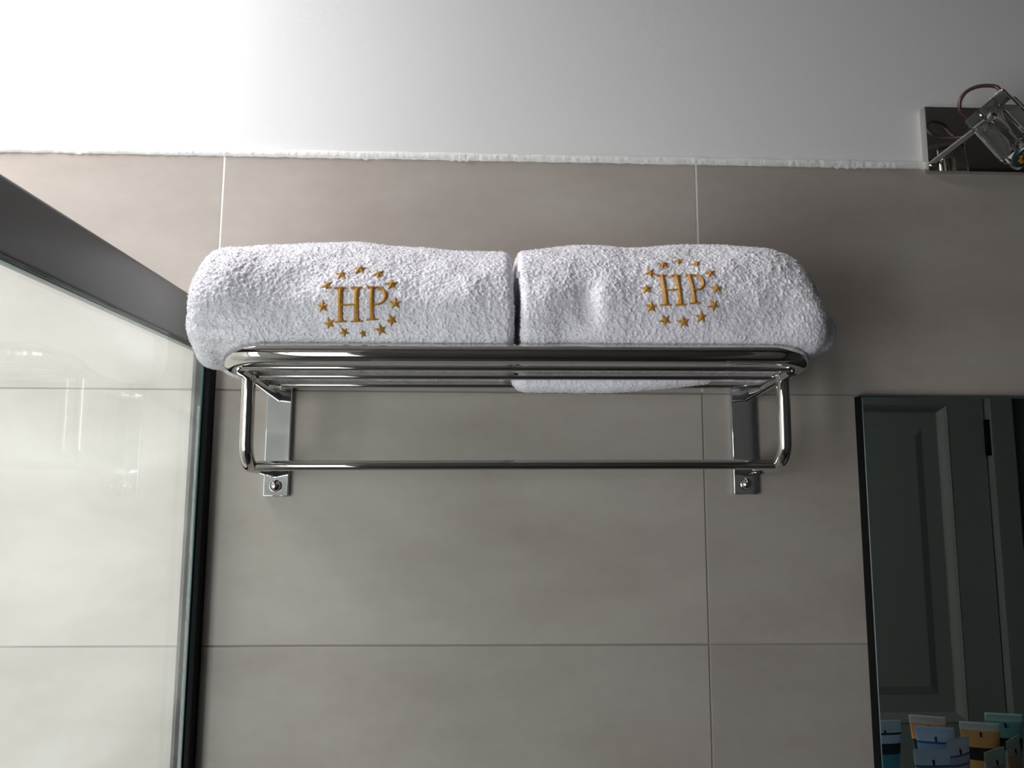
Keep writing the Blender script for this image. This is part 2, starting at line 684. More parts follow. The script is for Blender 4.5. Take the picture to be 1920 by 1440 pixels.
def build_door():
    yf = YB - 0.012                     # leaf face, slightly inside its frame
    bm = bmesh.new()
    x0, x1 = DX0 + 0.004, DX1 - 0.006
    px0, px1 = x0 + 0.11, 1.142
    panels = [(0.86, 1.790), (0.18, 0.74)]
    # stiles and rails
    bm_box(bm, (x0, yf - 0.035, 0.006), (px0, yf, DZ1 - 0.006), 0.0015)
    bm_box(bm, (px1, yf - 0.035, 0.006), (x1, yf, DZ1 - 0.006), 0.0015)
    zs = [0.006, panels[1][0], panels[1][1], panels[0][0], panels[0][1], DZ1 - 0.006]
    for a, b in ((0, 1), (2, 3), (4, 5)):
        bm_box(bm, (px0 - 0.002, yf - 0.0345, zs[a]), (px1 + 0.002, yf - 0.0002, zs[b]), 0)
    leaf = keep(from_bm('door_leaf', bm, M_DOOR, None, False), door)
    # recessed panels with a sloped moulding
    for z0, z1 in panels:
        v, f = [], []
        rings = [(0.0, 0.0), (0.004, 0.002), (0.012, -0.004), (0.022, -0.017), (0.026, -0.020), (0.075, -0.020), (0.100, -0.012)]
        for ins, dy in rings:
            for sx, sz in ((0, 0), (1, 0), (1, 1), (0, 1)):
                v.append((px1 - ins if sx else px0 + ins, yf + dy, z1 - ins if sz else z0 + ins))
        for r in range(len(rings) - 1):
            for k in range(4):
                k2 = (k + 1) % 4
                f.append((r * 4 + k, r * 4 + k2, r * 4 + 4 + k2, r * 4 + 4 + k))
        e = (len(rings) - 1) * 4
        f.append((e, e + 1, e + 2, e + 3))
        keep(from_py('door_panel', v, f, M_DOOR, None, False), door)
    # hinge knuckle at the gap
    v, f = lathe_geo([(0.0095, 0), (0.0095, 0.108)], (DX1 - 0.004, YB - 0.003, 1.634), (0, 0, 1), 20)
    keep(from_py('hinge', v, f, M_BLACK, None), door)
    # door frame
    bm = bmesh.new()
    for lo, hi in [((DX1 - 0.002, YB - 0.09, 0), (DX1 + 0.07, YB + 0.012, DZ1 + 0.07)),
                   ((DX0 - 0.07, YB - 0.09, 0), (DX0 + 0.001, YB + 0.012, DZ1 + 0.07)),
                   ((DX0 + 0.001, YB - 0.09, DZ1), (DX1 - 0.002, YB + 0.012, DZ1 + 0.07))]:
        bm_box(bm, lo, hi, 0.003)
    keep(from_bm('door_frame', bm, M_DOOR, None, False), door)
    shell_box('wall_hall', [((DX0 - 0.2, YB - 0.3, 0), (DX1 + 0.2, YB - 0.25, DZ1 + 0.2))], M_BACK)


build_door()
struct(door)

# ------------------------------------------------------------------ shower screen
scr = empty('shower_screen', (-0.610, -0.02, 0.10))
GX = -0.6105
# glass pane
keep(box('glass_panel', (GX - 0.004, -0.60, 0.11), (GX + 0.004, -0.014, 1.708), M_GLASS, None), scr)
# bright polished rim strips of the pane
bm = bmesh.new()
bm_box(bm, (GX - 0.0042, -0.60, 1.7012), (GX + 0.0046, -0.021, 1.7035), 0.0004)
keep(from_bm('glass_edge', bm, M_GEDGE), scr)
# header rail: rounded rectangular profile swept along y
prof = []
hx0, hx1, hz0, hz1, hr = -0.6185, -0.6055, 1.7035, 1.7615, 0.005
for cx_, cz_, a0 in ((hx1 - hr, hz1 - hr, 0), (hx0 + hr, hz1 - hr, 90), (hx0 + hr, hz0 + hr, 180), (hx1 - hr, hz0 + hr, 270)):
    for k in range(7):
        a = math.radians(a0 + 15 * k)
        prof.append((cx_ + hr * math.cos(a), cz_ + hr * math.sin(a)))
hv, hf = [], []
for y in (0.0, -1.34):
    hv += [(px, y, pz) for px, pz in prof]
npf = len(prof)
for k in range(npf):
    hf.append((k, (k + 1) % npf, npf + (k + 1) % npf, npf + k))
hf += [tuple(range(npf)), tuple(reversed(range(npf, 2 * npf)))]
keep(sharp(from_py('header_rail', hv, hf, M_ALU)), scr)
# channel on the wall that holds the pane
bm = bmesh.new()
bm_box(bm, (-0.6185, -0.020, 0.10), (-0.6145, 0.0, 1.704), 0.0006)
bm_box(bm, (-0.6065, -0.020, 0.10), (-0.5975, 0.0, 1.704), 0.0006)
bm_box(bm, (-0.6185, -0.004, 0.10), (-0.5975, 0.0, 1.704), 0)
keep(from_bm('wall_channel', bm, M_BLACK), scr)
bm = bmesh.new()
bm_box(bm, (-0.6068, -0.0225, 0.11), (-0.6045, -0.019, 1.702), 0.0004)
keep(from_bm('seal_strip', bm, M_GEDGE), scr)
tag(scr, 'frameless clear glass shower screen under a grey header rail, left of the towel rack', 'shower screen')

# ------------------------------------------------------------------ towel rack
rack = empty('towel_rack', (-0.235, 0, 1.60))


def tilt(x):
    return (x + 0.235) * 0.0072


def zr(x, d, base=1.6538, sl=0.082):
    """height of the shelf arms at distance d from the wall (the shelf tips slightly upward)"""
    return base + sl * d + tilt(x)


for px in (-0.518, 0.049):
    zt = tilt(px)
    pl = keep(box('wall_plate', (px - 0.0150, -0.0072, 1.5335 + zt), (px + 0.0150, 0, 1.6735 + zt), M_CHROME2, None, 0.0011, 3), rack)
    nut = lathe('dome_nut', [(0.0072, 0), (0.0072, 0.0015), (0.0066, 0.0034), (0.0054, 0.0052), (0.0036, 0.0066), (0.0016, 0.0073), (0.0004, 0.0074)],
                (px, -0.0070, 1.5470 + zt - 0.001), (0, -1, 0), M_CHROME)
    keep(nut, rack)
    nut.parent = pl
    nut.matrix_parent_inverse = Matrix.Identity(4)

# front rail: thick tube, bent back at both corners
xa, xb, dr = -0.5255, 0.0555, 0.1905
zl = lambda x, d: 1.6748 + (d - 0.19) * 0.10 + tilt(x)
path = fillet([(xa, -0.1435, zl(xa, 0.1435)), (xa, -dr, zl(xa, dr)), (xb, -dr, zl(xb, dr)), (xb, -0.1435, zl(xb, 0.1435))], 0.040, 18)
keep(tube('front_rail', path, 0.0101, M_CHROME, None, 40, True), rack)
for hx in (-0.5205, 0.0535):
    keep(tube('side_arm', [(hx, -0.005, zr(hx, 0.005)), (hx, -0.148, zr(hx, 0.148))], 0.0074, M_CHROME, None, 32), rack)
    # hoop: drops from the arm and bends back into the wall plate
    zb0, zb1 = 1.5625 + tilt(hx), 1.5690 + tilt(hx)
    p = fillet([(hx, -0.1215, zr(hx, 0.121) - 0.002), (hx, -0.119, zb1), (hx, -0.005, zb0)], 0.026, 14)
    keep(tube('side_hoop', p, 0.0073, M_CHROME, None, 32), rack)
    v, f = lathe_geo([(0.001, -0.0095), (0.005, -0.0085), (0.0080, -0.005), (0.0092, 0), (0.0080, 0.005), (0.005, 0.0085), (0.001, 0.0095)],
                     (hx, -0.1235, zr(hx, 0.1235) + 0.0005), (0, 1, 0.08), 28)
    keep(from_py('elbow_joint', v, f, M_CHROME), rack)
for d, dz in ((0.155, 0.0), (0.114, 0.0), (0.069, 0.0)):
    l0, l1 = (-0.5205, -d, zr(-0.5205, d) + dz), (0.0535, -d, zr(0.0535, d) + dz)
    keep(tube('shelf_bar', [l0, l1], 0.0038, M_CHROME, None, 24), rack)
keep(tube('hanging_bar', [(-0.519, -0.100, 1.5678 + tilt(-0.519)), (0.052, -0.100, 1.5678 + tilt(0.052))], 0.0055, M_CHROME, None, 32), rack)
tag(rack, 'polished chrome wall rack of tubular shelf bars with a hanging bar below', 'towel rack')

# ------------------------------------------------------------------ towels
PROF = [(0.060, 0.250), (0.092, 0.2525), (0.123, 0.251), (0.150, 0.242), (0.172, 0.226), (0.190, 0.204), (0.201, 0.180),
        (0.2005, 0.158), (0.196, 0.142), (0.189, 0.1358), (0.176, 0.129), (0.155, 0.1245), (0.134, 0.1195), (0.114, 0.1195),
        (0.092, 0.1150), (0.069, 0.1150), (0.045, 0.1150), (0.022, 0.116), (0.010, 0.126), (0.006, 0.150), (0.006, 0.185), (0.011, 0.215), (0.030, 0.240)]
BUMPS = {}


def profile(n, prof):
    P = np.array(prof)
    P = np.vstack([P, P[:3]])
    m_ = len(prof)
    t = np.linspace(0, m_, 4000, endpoint=False)
    i = t.astype(int)
    f = (t - i)[:, None]
    p0, p1, p2, p3 = P[(i - 1) % m_], P[i % m_], P[(i + 1) % m_], P[(i + 2) % m_]
    C = 0.5 * ((2 * p1) + (-p0 + p2) * f + (2 * p0 - 5 * p1 + 4 * p2 - p3) * f ** 2 + (-p0 + 3 * p1 - 3 * p2 + p3) * f ** 3)
    L = np.r_[0, np.cumsum(np.hypot(*np.diff(np.vstack([C, C[:1]]), axis=0).T))]
    s = np.linspace(0, L[-1], n, endpoint=False)
    C = np.vstack([C, C[:1]])
    return np.stack([np.interp(s, L, C[:, 0]), np.interp(s, L, C[:, 1])], 1)


def towel_grid(x0, x1, capl, capr, nv, step, prof=PROF, topfn=None, bumps=(), amp=1.0, seed=1, slant=(0, 0)):
    C = profile(nv, prof)
    cen = np.array([C[:, 0].mean(), C[:, 1].mean()])
    # u samples, denser in the caps
    L = x1 - x0
    x = [x0 + capl * (1 - math.cos(a)) for a in np.linspace(0.02, math.pi / 2, max(6, int(capl * 1.5 / step)))]
    x += list(np.arange(x0 + capl + step, x1 - capr, step))
    x += [x1 - capr * (1 - math.cos(a)) for a in np.linspace(math.pi / 2, 0.02, max(6, int(capr * 1.5 / step)))]
    x = np.array(x)
    tl = np.clip((x - x0) / capl, 0, 1)
    tr = np.clip((x1 - x) / capr, 0, 1)
    # shrink distance near the ends follows a quarter ellipse: rounded cloth edge, then a nearly flat end face
    def shrink(t, cap):
        return cap * (1 - np.sqrt(np.clip(1 - (1 - t) ** 2, 0, 1)))
    ins = shrink(tl, capl) + shrink(tr, capr)
    # outward normals of the profile
    T = np.roll(C, -1, 0) - np.roll(C, 1, 0)
    N = np.stack([-T[:, 1], T[:, 0]], 1)
    N /= np.linalg.norm(N, axis=1)[:, None]
    if ((C - cen) * N).sum() < 0:
        N = -N
    D = C[None, :, 0] - N[None, :, 0] * ins[:, None]
    H = C[None, :, 1] - N[None, :, 1] * ins[:, None]
    X = np.repeat(x[:, None], nv, 1)
    hn = np.clip((H - 0.12) / 0.13, 0, 1)
    X = X + slant[0] * hn * np.clip(1 - (X - x0) / 0.05, 0, 1) + slant[1] * hn * np.clip(1 - (x1 - X) / 0.05, 0, 1)
    if topfn is not None:
        H = H + topfn(X) * hn
    nz = vnoise(seed)
    NX = np.zeros_like(X)
    ND = np.repeat(N[None, :, 0], len(x), 0)
    NH = np.repeat(N[None, :, 1], len(x), 0)
    tt = (shrink(tl, capl) / capl - shrink(tr, capr) / capr)
    # normals turn outward on the caps
    cx = -np.where(tl < 1, (1 - tl), 0) + np.where(tr < 1, (1 - tr), 0)
    cw = np.sqrt(np.clip(1 - cx ** 2, 0, 1))
    NX = np.repeat(cx[:, None], nv, 1)
    ND, NH = ND * cw[:, None], NH * cw[:, None]
    under = np.clip((0.142 - H) / 0.012, 0, 1)          # the side that lies on the bars stays calm
    lo = 0.0030 * nz(X * 17, D * 17, H * 17) + 0.0016 * nz(X * 42 + 5, D * 42, H * 42)
    disp = lo * (1 - 0.85 * under)
    for (bx, bd, bh, sx, sd, sh, a) in bumps:
        g = np.exp(-((X - bx) / sx) ** 2 - ((D - bd) / sd) ** 2 - ((H - bh) / sh) ** 2)
        disp = disp + a * g
    blob = np.clip(nz(X * 470, D * 470, H * 470) + 0.35, 0, 1) ** 1.3
    blob2 = np.clip(nz(X * 760 + 3, D * 760, H * 760 + 7) + 0.3, 0, 1) ** 1.3
    fine = 0.0009 * blob + 0.0008 * blob2 + 0.0004 * nz(X * 170 + 3, D * 170, H * 170 + 7) - 0.0006
    disp = disp + amp * fine * (1 - 0.4 * under) + amp * 0.0004
    X, D, H = X + NX * disp, D + ND * disp, H + NH * disp
    return np.stack([X, -D, H + 1.55 + (X + 0.235) * 0.004], -1)


STEP = 0.00075


def end_caps(V):
    """close the open end rings with fans, as extra rings collapsing to the centre"""
    out = [V]
    for end in (0, -1):
        ring = V[end]
        c = ring.mean(0)
        rings = [c + (ring - c) * s for s in (0.93, 0.85, 0.7, 0.5, 0.25, 0.02)]
        rings = np.stack(rings)
        if end == 0:
            out = [rings[::-1]] + out
        else:
            out = out + [rings]
    return np.concatenate(out, 0)


def wide(o):
    return o


# left towel
topL = lambda X: -0.001 + 0.0050 * np.exp(-((X + 0.43) / 0.050) ** 2) + 0.001 * np.exp(-((X + 0.50) / 0.04) ** 2)
bumpsL = [(-0.552, 0.150, 0.128, 0.016, 0.03, 0.012, 0.009),
          (-0.530, 0.196, 0.152, 0.020, 0.02, 0.006, -0.0045),
          (-0.505, 0.197, 0.143, 0.022, 0.02, 0.007, 0.003),
          (-0.520, 0.19, 0.205, 0.03, 0.04, 0.03, 0.004),
          (-0.455, 0.200, 0.175, 0.035, 0.03, 0.04, -0.005),
          (-0.40, 0.12, 0.25, 0.03, 0.05, 0.02, 0.0025)]
kwL = dict(topfn=topL, bumps=bumpsL, seed=11, slant=(0.006, -0.002))
towL = empty('folded_towel', (-0.402, -0.10, 1.668))
V = towel_grid(-0.5655, -0.2415, 0.024, 0.009, 860, STEP, **kwL)
VL_full = V
bodyL = keep(grid_mesh('towel_body', end_caps(V), True, M_TERRY), towL)
VsL = towel_grid(-0.5655, -0.2415, 0.024, 0.009, 200, 0.003, amp=0.0, **kwL)
tag(towL, 'folded white terry towel with gold monogram, at the left end of the rack', 'towel', 'white terry towels on the rack')

# right towel
topR = lambda X: 0.0035 - 0.003 * np.exp(-((X + 0.235) / 0.05) ** 2) + 0.003 * np.exp(-((X + 0.02) / 0.06) ** 2) - 0.026 * np.clip((X - 0.03) / 0.050, 0, 1) ** 2.0
bumpsR = [(-0.170, 0.200, 0.170, 0.011, 0.03, 0.022, -0.0080),
          (-0.155, 0.200, 0.180, 0.012, 0.03, 0.020, 0.0030),
          (-0.190, 0.200, 0.150, 0.014, 0.03, 0.020, -0.0045),
          (-0.205, 0.200, 0.185, 0.016, 0.03, 0.018, 0.0020),
          (-0.06, 0.205, 0.16, 0.03, 0.03, 0.02, 0.002),
          (0.045, 0.20, 0.15, 0.025, 0.03, 0.012, 0.003)]
kwR = dict(topfn=topR, bumps=bumpsR, seed=23, slant=(-0.005, -0.004))
towR = empty('folded_towel', (-0.08, -0.10, 1.668))
V = towel_grid(-0.2330, 0.0785, 0.008, 0.024, 860, STEP, **kwR)
VR_full = V
bodyR = keep(grid_mesh('towel_body', end_caps(V), True, M_TERRY), towR)
VsR = towel_grid(-0.2330, 0.0785, 0.008, 0.024, 200, 0.003, amp=0.0, **kwR)
# inner layer that peeks out at the right end
prof2 = [(0.060, 0.205), (0.095, 0.208), (0.125, 0.200), (0.150, 0.184), (0.163, 0.165), (0.160, 0.146), (0.145, 0.136), (0.115, 0.132),
         (0.080, 0.130), (0.050, 0.132), (0.034, 0.145), (0.032, 0.170), (0.040, 0.195)]
V = towel_grid(0.03, 0.1040, 0.01, 0.028, 360, STEP * 1.1, prof=prof2, seed=31)
VI_full = V
lay = keep(grid_mesh('inner_fold', end_caps(V), True, M_TERRY), towR)
# fold that sags between the rear bars
prof3 = [(0.0800, 0.135), (0.092, 0.138), (0.1040, 0.135), (0.1070, 0.120), (0.1065, 0.108), (0.1020, 0.1015), (0.092, 0.0990), (0.0815, 0.1010), (0.0775, 0.108), (0.0775, 0.120)]
V = towel_grid(-0.2405, -0.012, 0.016, 0.012, 150, STEP * 1.2, prof=prof3, seed=37)
V[..., 2] += 0.0115 * np.clip((V[..., 0] + 0.13) / 0.118, 0, 1) ** 1.3
VF_full = V
keep(grid_mesh('sagging_fold', end_caps(V), True, M_TERRY), towR)
keep(box('care_tag', (-0.2400, -0.1985, 1.7500), (-0.2362, -0.1979, 1.7562), simple('tag_cloth', (0.85, 0.85, 0.86), 0.7)), towR)
tag(towR, 'folded white terry towel with gold monogram, at the right end of the rack', 'towel', 'white terry towels on the rack')


# ---- pile: short cotton loops standing on the cloth
def pile(name, parent, V, density, seed, avoid=None, back=0.06, hgt=0.0008):
    rs = np.random.RandomState(seed)
    nu, nv = V.shape[:2]
    P = np.concatenate([V, V[:, :1]], 1)
    a, b, c, d = P[:-1, :-1], P[:-1, 1:], P[1:, 1:], P[1:, :-1]
    nrm = np.cross(c - a, d - b).reshape(-1, 3)
    area_ = np.linalg.norm(nrm, axis=1) / 2
    nrm = nrm / np.maximum(np.linalg.norm(nrm, axis=1), 1e-12)[:, None]
    cen = P.reshape(-1, 3).mean(0)
    a, b, c, d = [q.reshape(-1, 3) for q in (a, b, c, d)]
    mid = (a + b + c + d) / 4
    flip = np.sign((nrm * (mid - np.array([0, cen[1], cen[2]]))[:, :] * np.array([0, 1, 1])).sum(1).sum())
    nrm = nrm * (flip if flip != 0 else 1)
    w = np.where(-mid[:, 1] > back, area_, 0)
    n_ = int(w.sum() * 1e6 * density)
    pick = rs.choice(len(w), n_, p=w / w.sum())
    u, v = rs.rand(n_, 1), rs.rand(n_, 1)
    pt = (a[pick] * (1 - u) + d[pick] * u) * (1 - v) + (b[pick] * (1 - u) + c[pick] * u) * v
    nn = nrm[pick]
    if avoid is not None:
        k = avoid(pt[:, 0], pt[:, 2])
        pt, nn = pt[~k], nn[~k]
    n_ = len(pt)
    ref = np.where(np.abs(nn[:, 2:3]) < 0.9, np.array([[0, 0, 1.0]]), np.array([[1.0, 0, 0]]))
    t1 = np.cross(nn, ref)
    t1 /= np.linalg.norm(t1, axis=1)[:, None]
    t2 = np.cross(nn, t1)
    th = rs.rand(n_, 1) * 6.283
    rr = 0.00034 * (0.7 + 0.6 * rs.rand(n_, 1))
    la = rs.rand(n_, 1) * 6.283
    ll = rs.rand(n_, 1) * 0.0011
    top = pt + nn * hgt * (0.6 + 0.7 * rs.rand(n_, 1)) + (t1 * np.cos(la) + t2 * np.sin(la)) * ll
    vs = np.zeros((n_, 6, 3))
    for k in range(3):
        t = th + k * 2.0944
        off = t1 * np.cos(t) + t2 * np.sin(t)
        vs[:, k] = pt - nn * 0.0004 + off * rr
        vs[:, 3 + k] = top + off * rr * 0.55
    base = (np.arange(n_) * 6)[:, None]
    tri = np.array([[0, 1, 4, 3], [1, 2, 5, 4], [2, 0, 3, 5]])
    quads = (base[:, :, None] + tri[None]).reshape(-1)
    caps = (base + np.array([[3, 4, 5]])).reshape(-1)
    me = bpy.data.meshes.new(name)
    nq, nc = n_ * 3, n_
    me.vertices.add(n_ * 6)
    me.vertices.foreach_set('co', vs.reshape(-1).astype(np.float32))
    me.loops.add(nq * 4 + nc * 3)
    me.loops.foreach_set('vertex_index', np.concatenate([quads, caps]).astype(np.int32))
    me.polygons.add(nq + nc)
    me.polygons.foreach_set('loop_start', np.concatenate([np.arange(nq) * 4, nq * 4 + np.arange(nc) * 3]).astype(np.int32))
    me.update(calc_edges=True)
    o = link(name, me, M_PILE, None, True)
    keep(o, parent)
    o['kind'] = 'stuff'
    return o


# ---- embroidery, draped on the towel surface
def bvh_of(V):
    nu, nv = V.shape[:2]
    idx = np.arange(nu * nv).reshape(nu, nv)
    a, b = idx[:-1], idx[1:]
    q = np.stack([a, np.roll(a, -1, 1), np.roll(b, -1, 1), b], -1).reshape(-1, 4)
    return BVHTree.FromPolygons([Vector(p) for p in V.reshape(-1, 3).tolist()], q.tolist())


def drape(bvh, x, z, h):
    hit, n, i, d = bvh.ray_cast(Vector((x, -0.4, z)), Vector((0, 1, 0)))
    if hit is None:
        return Vector((x, -0.18, z))
    if n.y > 0:
        n = -n
    return hit + n * h


def star_geo(bvh, cx, cz, r, rot, sink=0.0):
    v, f = [], []
    v.append(drape(bvh, cx, cz, 0.0030 - sink))
    for k in range(10):
        a = rot + math.pi / 2 + k * math.pi / 5
        rr = r if k % 2 == 0 else r * 0.42
        h = 0.0008 if k % 2 == 0 else 0.0011
        v.append(drape(bvh, cx + rr * math.cos(a), cz + rr * math.sin(a), h - sink))
    for k in range(10):
        a = rot + math.pi / 2 + k * math.pi / 5
        rr = r if k % 2 == 0 else r * 0.42
        v.append(drape(bvh, cx + rr * math.cos(a), cz + rr * math.sin(a), -0.001 - sink))
    for k in range(10):
        f.append((0, 1 + k, 1 + (k + 1) % 10))
        f.append((1 + k, 11 + k, 11 + (k + 1) % 10, 1 + (k + 1) % 10))
    # ridge along each ray: mid vertices
    return v, f


def ribbon(bvh, pts, v, f):
    """pts: (x, z, half-width); domed satin stitch"""
    base = len(v)
    n = len(pts)
    hs = [(-1, -0.0008), (-0.97, 0.0008), (-0.6, 0.0019), (0, 0.0025), (0.6, 0.0019), (0.97, 0.0008), (1, -0.0008)]
    for i, (x, z, w) in enumerate(pts):
        a, b = pts[max(0, i - 1)], pts[min(n - 1, i + 1)]
        tx, tz = b[0] - a[0], b[1] - a[1]
        L = math.hypot(tx, tz)
        nx, nz_ = -tz / L, tx / L
        for s, h in hs:
            v.append(drape(bvh, x + nx * w * s, z + nz_ * w * s, h))
    m_ = len(hs)
    for i in range(n - 1):
        for k in range(m_ - 1):
            f.append((base + i * m_ + k, base + i * m_ + k + 1, base + (i + 1) * m_ + k + 1, base + (i + 1) * m_ + k))
    f.append(tuple(base + k for k in range(m_)))
    f.append(tuple(base + (n - 1) * m_ + k for k in reversed(range(m_))))


STROKES = []


def letters(bvh, T):
    """letter strokes in a unit frame (x 0..1 across H and P, z 0..1 up) mapped by T"""
    v, f = [], []

    def stroke(pts):
        q = [(*T(x, z), w) for x, z, w in pts]
        STROKES.append(q)
        ribbon(bvh, q, v, f)

    def line(x0, z0, x1, z1, w, n=10, flare=False):
        out = []
        for i in range(n + 1):
            t = i / n
            ww = w
            if flare:
                e = min(t, 1 - t)
                ww = w * (1 + 0.35 * max(0, 1 - e / 0.08))
            out.append((x0 + (x1 - x0) * t, z0 + (z1 - z0) * t, ww))
        stroke(out)
    S = 0.0026
    # H
    line(0.055, 0.02, 0.040, 1.0, S, 14, True)
    line(0.378, 0.02, 0.368, 1.0, S, 14, True)
    line(0.07, 0.47, 0.37, 0.485, 0.0009, 6)
    for cx_, cz_ in ((0.05, 0.0), (0.378, 0.0), (0.035, 0.985), (0.363, 0.985)):
        line(cx_ - 0.115, cz_, cx_ + 0.115, cz_ + 0.005, 0.0009, 6)
    # P
    line(0.690, 0.06, 0.665, 1.0, S * 0.88, 14, True)
    line(0.575, 0.04, 0.800, 0.05, 0.0009, 6)
    line(0.575, 0.995, 0.70, 1.0, 0.0009, 5)
    bowl = []
    for i in range(19):
        a = math.pi / 2 - math.pi * i / 18
        w = 0.0009 + 0.0013 * max(0, math.cos(a)) ** 1.5
        bowl.append((0.76 + 0.185 * math.cos(a), 0.735 + 0.262 * math.sin(a), w))
    bowl = [(0.68, 0.998, 0.0009)] + bowl + [(0.69, 0.48, 0.0009)]
    stroke(bowl)
    return v, f


def emblem(parent, bvh, stars, T):
    v, f = letters(bvh, T)
    e = keep(from_py('embroidered_monogram', v, f, M_GOLD, None, False), parent)
    e['label'] = 'gold embroidered letters HP'
    for (x, z, r, rot, sink) in stars:
        v, f = star_geo(bvh, x, z, r, rot, sink)
        s = from_py('embroidered_star', v, f, M_GOLD, None, False)
        s.parent = e
        s.matrix_parent_inverse = Matrix.Identity(4)


R = 0.0067
starsL = [(-0.3957, 1.7597, R, 0.0, 0), (-0.3766, 1.7534, R, 0.55, 0), (-0.3625, 1.7417, R, 0.15, 0), (-0.3578, 1.7215, R, 0.05, 0),
          (-0.3609, 1.7055, R, 0.50, 0), (-0.3717, 1.6965, R * .9, 0.25, 0), (-0.3893, 1.6930, R * .62, 0.2, 0), (-0.4074, 1.6942, R * .75, 0.6, 0),
          (-0.4217, 1.7022, R * .95, 0.3, 0), (-0.4281, 1.7186, R, 0.05, 0), (-0.4253, 1.7389, R, 0.55, 0), (-0.4126, 1.7521, R, 0.1, 0)]
starsR = [(-0.0725, 1.7750, R * .72, 0.35, 0.0002), (-0.0547, 1.7714, R * .75, 0.5, 0.0002), (-0.0440, 1.7587, R * .95, 0.2, 0), (-0.0404, 1.7411, R, 0.1, 0),
          (-0.0456, 1.7232, R, 0.6, 0), (-0.0580, 1.7114, R, 0.05, 0), (-0.0753, 1.7066, R, 0.15, 0), (-0.0936, 1.7082, R, 0.5, 0),
          (-0.1069, 1.7212, R, 0.0, 0), (-0.1103, 1.7401, R * .95, 0.05, 0), (-0.1041, 1.7593, R * .95, 0.6, 0), (-0.0893, 1.7698, R * .85, 0.2, 0)]
emblem(towL, bvh_of(VsL), starsL, lambda x, z: (-0.4135 + x * 0.0485, 1.7035 + z * 0.0335 + x * 0.001))
emblem(towR, bvh_of(VsR), starsR, lambda x, z: (-0.0950 + x * 0.0445, 1.7230 + z * 0.0330 + x * 0.0005))



def avoid_embroidery(x, z):
    k = np.zeros(len(x), bool)
    for (sx, sz, r, rot, sink) in starsL + starsR:
        dx, dz = x - sx, z - sz
        rad = np.hypot(dx, dz)
        near = rad < r * 1.02
        a = (np.arctan2(dz, dx) - rot - math.pi / 2) % (2 * math.pi / 5)
        a = np.minimum(a, 2 * math.pi / 5 - a)
        lim = r * (1 - 0.60 * np.clip(a / (math.pi / 5), 0, 1) ** 0.55)
        k |= near & (rad < lim)
    for q in STROKES:
        for (x0, z0, w0), (x1, z1, w1) in zip(q, q[1:]):
            ex, ez = x1 - x0, z1 - z0
            L2 = ex * ex + ez * ez
            t = np.clip(((x - x0) * ex + (z - z0) * ez) / L2, 0, 1)
            dd = np.hypot(x - x0 - t * ex, z - z0 - t * ez)
            k |= dd < max(w0, w1) + 0.0001
    return k


pile('terry_pile', towL, VL_full, 0.30, 5, avoid_embroidery)
pile('terry_pile', towR, VR_full, 0.30, 6, avoid_embroidery)
pile('terry_pile', towR, VI_full, 0.3, 7, None, 0.03)
pile('terry_pile', towR, VF_full, 0.2, 8, None, 0.03, 0.0009)

# ------------------------------------------------------------------ wall mirror
mir = empty('wall_mirror', (0.50, 0, 1.105))
mx0, mx1, mz0, mz1 = 0.1920, 0.92, 1.1055, 1.6565
keep(box('mirror_backing', (mx0, -0.0158, mz0), (mx1, 0, mz1), M_BLACK, None, 0.0006), mir)
v, f = [], []
rings = [(0.0010, -0.0155), (0.0010, -0.0166), (0.0020, -0.0172), (0.0035, -0.0172)]
for ins, y in rings:
    for x, z in ((mx0 + ins, mz0 + ins), (mx1 - ins, mz0 + ins), (mx1 - ins, mz1 - ins), (mx0 + ins, mz1 - ins)):
        v.append((x, y, z))
for r in range(3):
    for k in range(4):
        k2 = (k + 1) % 4
        f.append((r * 4 + k, r * 4 + k2, r * 4 + 4 + k2, r * 4 + 4 + k))
f.append((12, 13, 14, 15))
keep(from_py('mirror_glass', v, f, [M_MIRROR, M_GEDGE], None, False, [0] * 4 + [1] * 4 + [0] * 5), mir)
tag(mir, 'rectangular wall mirror with thin black edge, right of the towel rack', 'mirror')

# ------------------------------------------------------------------ shelf with toiletry tubes, seen in the mirror
shf = empty('toiletry_shelf', (0.50, 0, 1.085))
keep(box('shelf_board', (0.17, -0.235, 1.0875), (0.92, 0, 1.0995), simple('shelf_stone', (0.22, 0.21, 0.19), 0.4), None, 0.0015), shf)
for bx in (0.25, 0.84):
    keep(box('bracket', (bx - 0.01, -0.20, 1.072), (bx + 0.01, 0, 1.0875), M_CHROME2, None, 0.001), shf)
tag(shf, 'dark stone shelf below the wall mirror, carrying small tubes', 'shelf')

M_CAP = simple('tube_cap', (0.75, 0.77, 0.78), 0.35)
M_INK = simple('ink', (0.01, 0.015, 0.05), 0.5)


M_DARKB = simple('dark_band', (0.012, 0.014, 0.02), 0.4)


def tube_mats(name, crimp, body, band):
    return [simple(name + '_crimp', crimp, 0.35), simple(name + '_body', body, 0.35), simple(name + '_band', band, 0.35), M_CAP, M_DARKB]


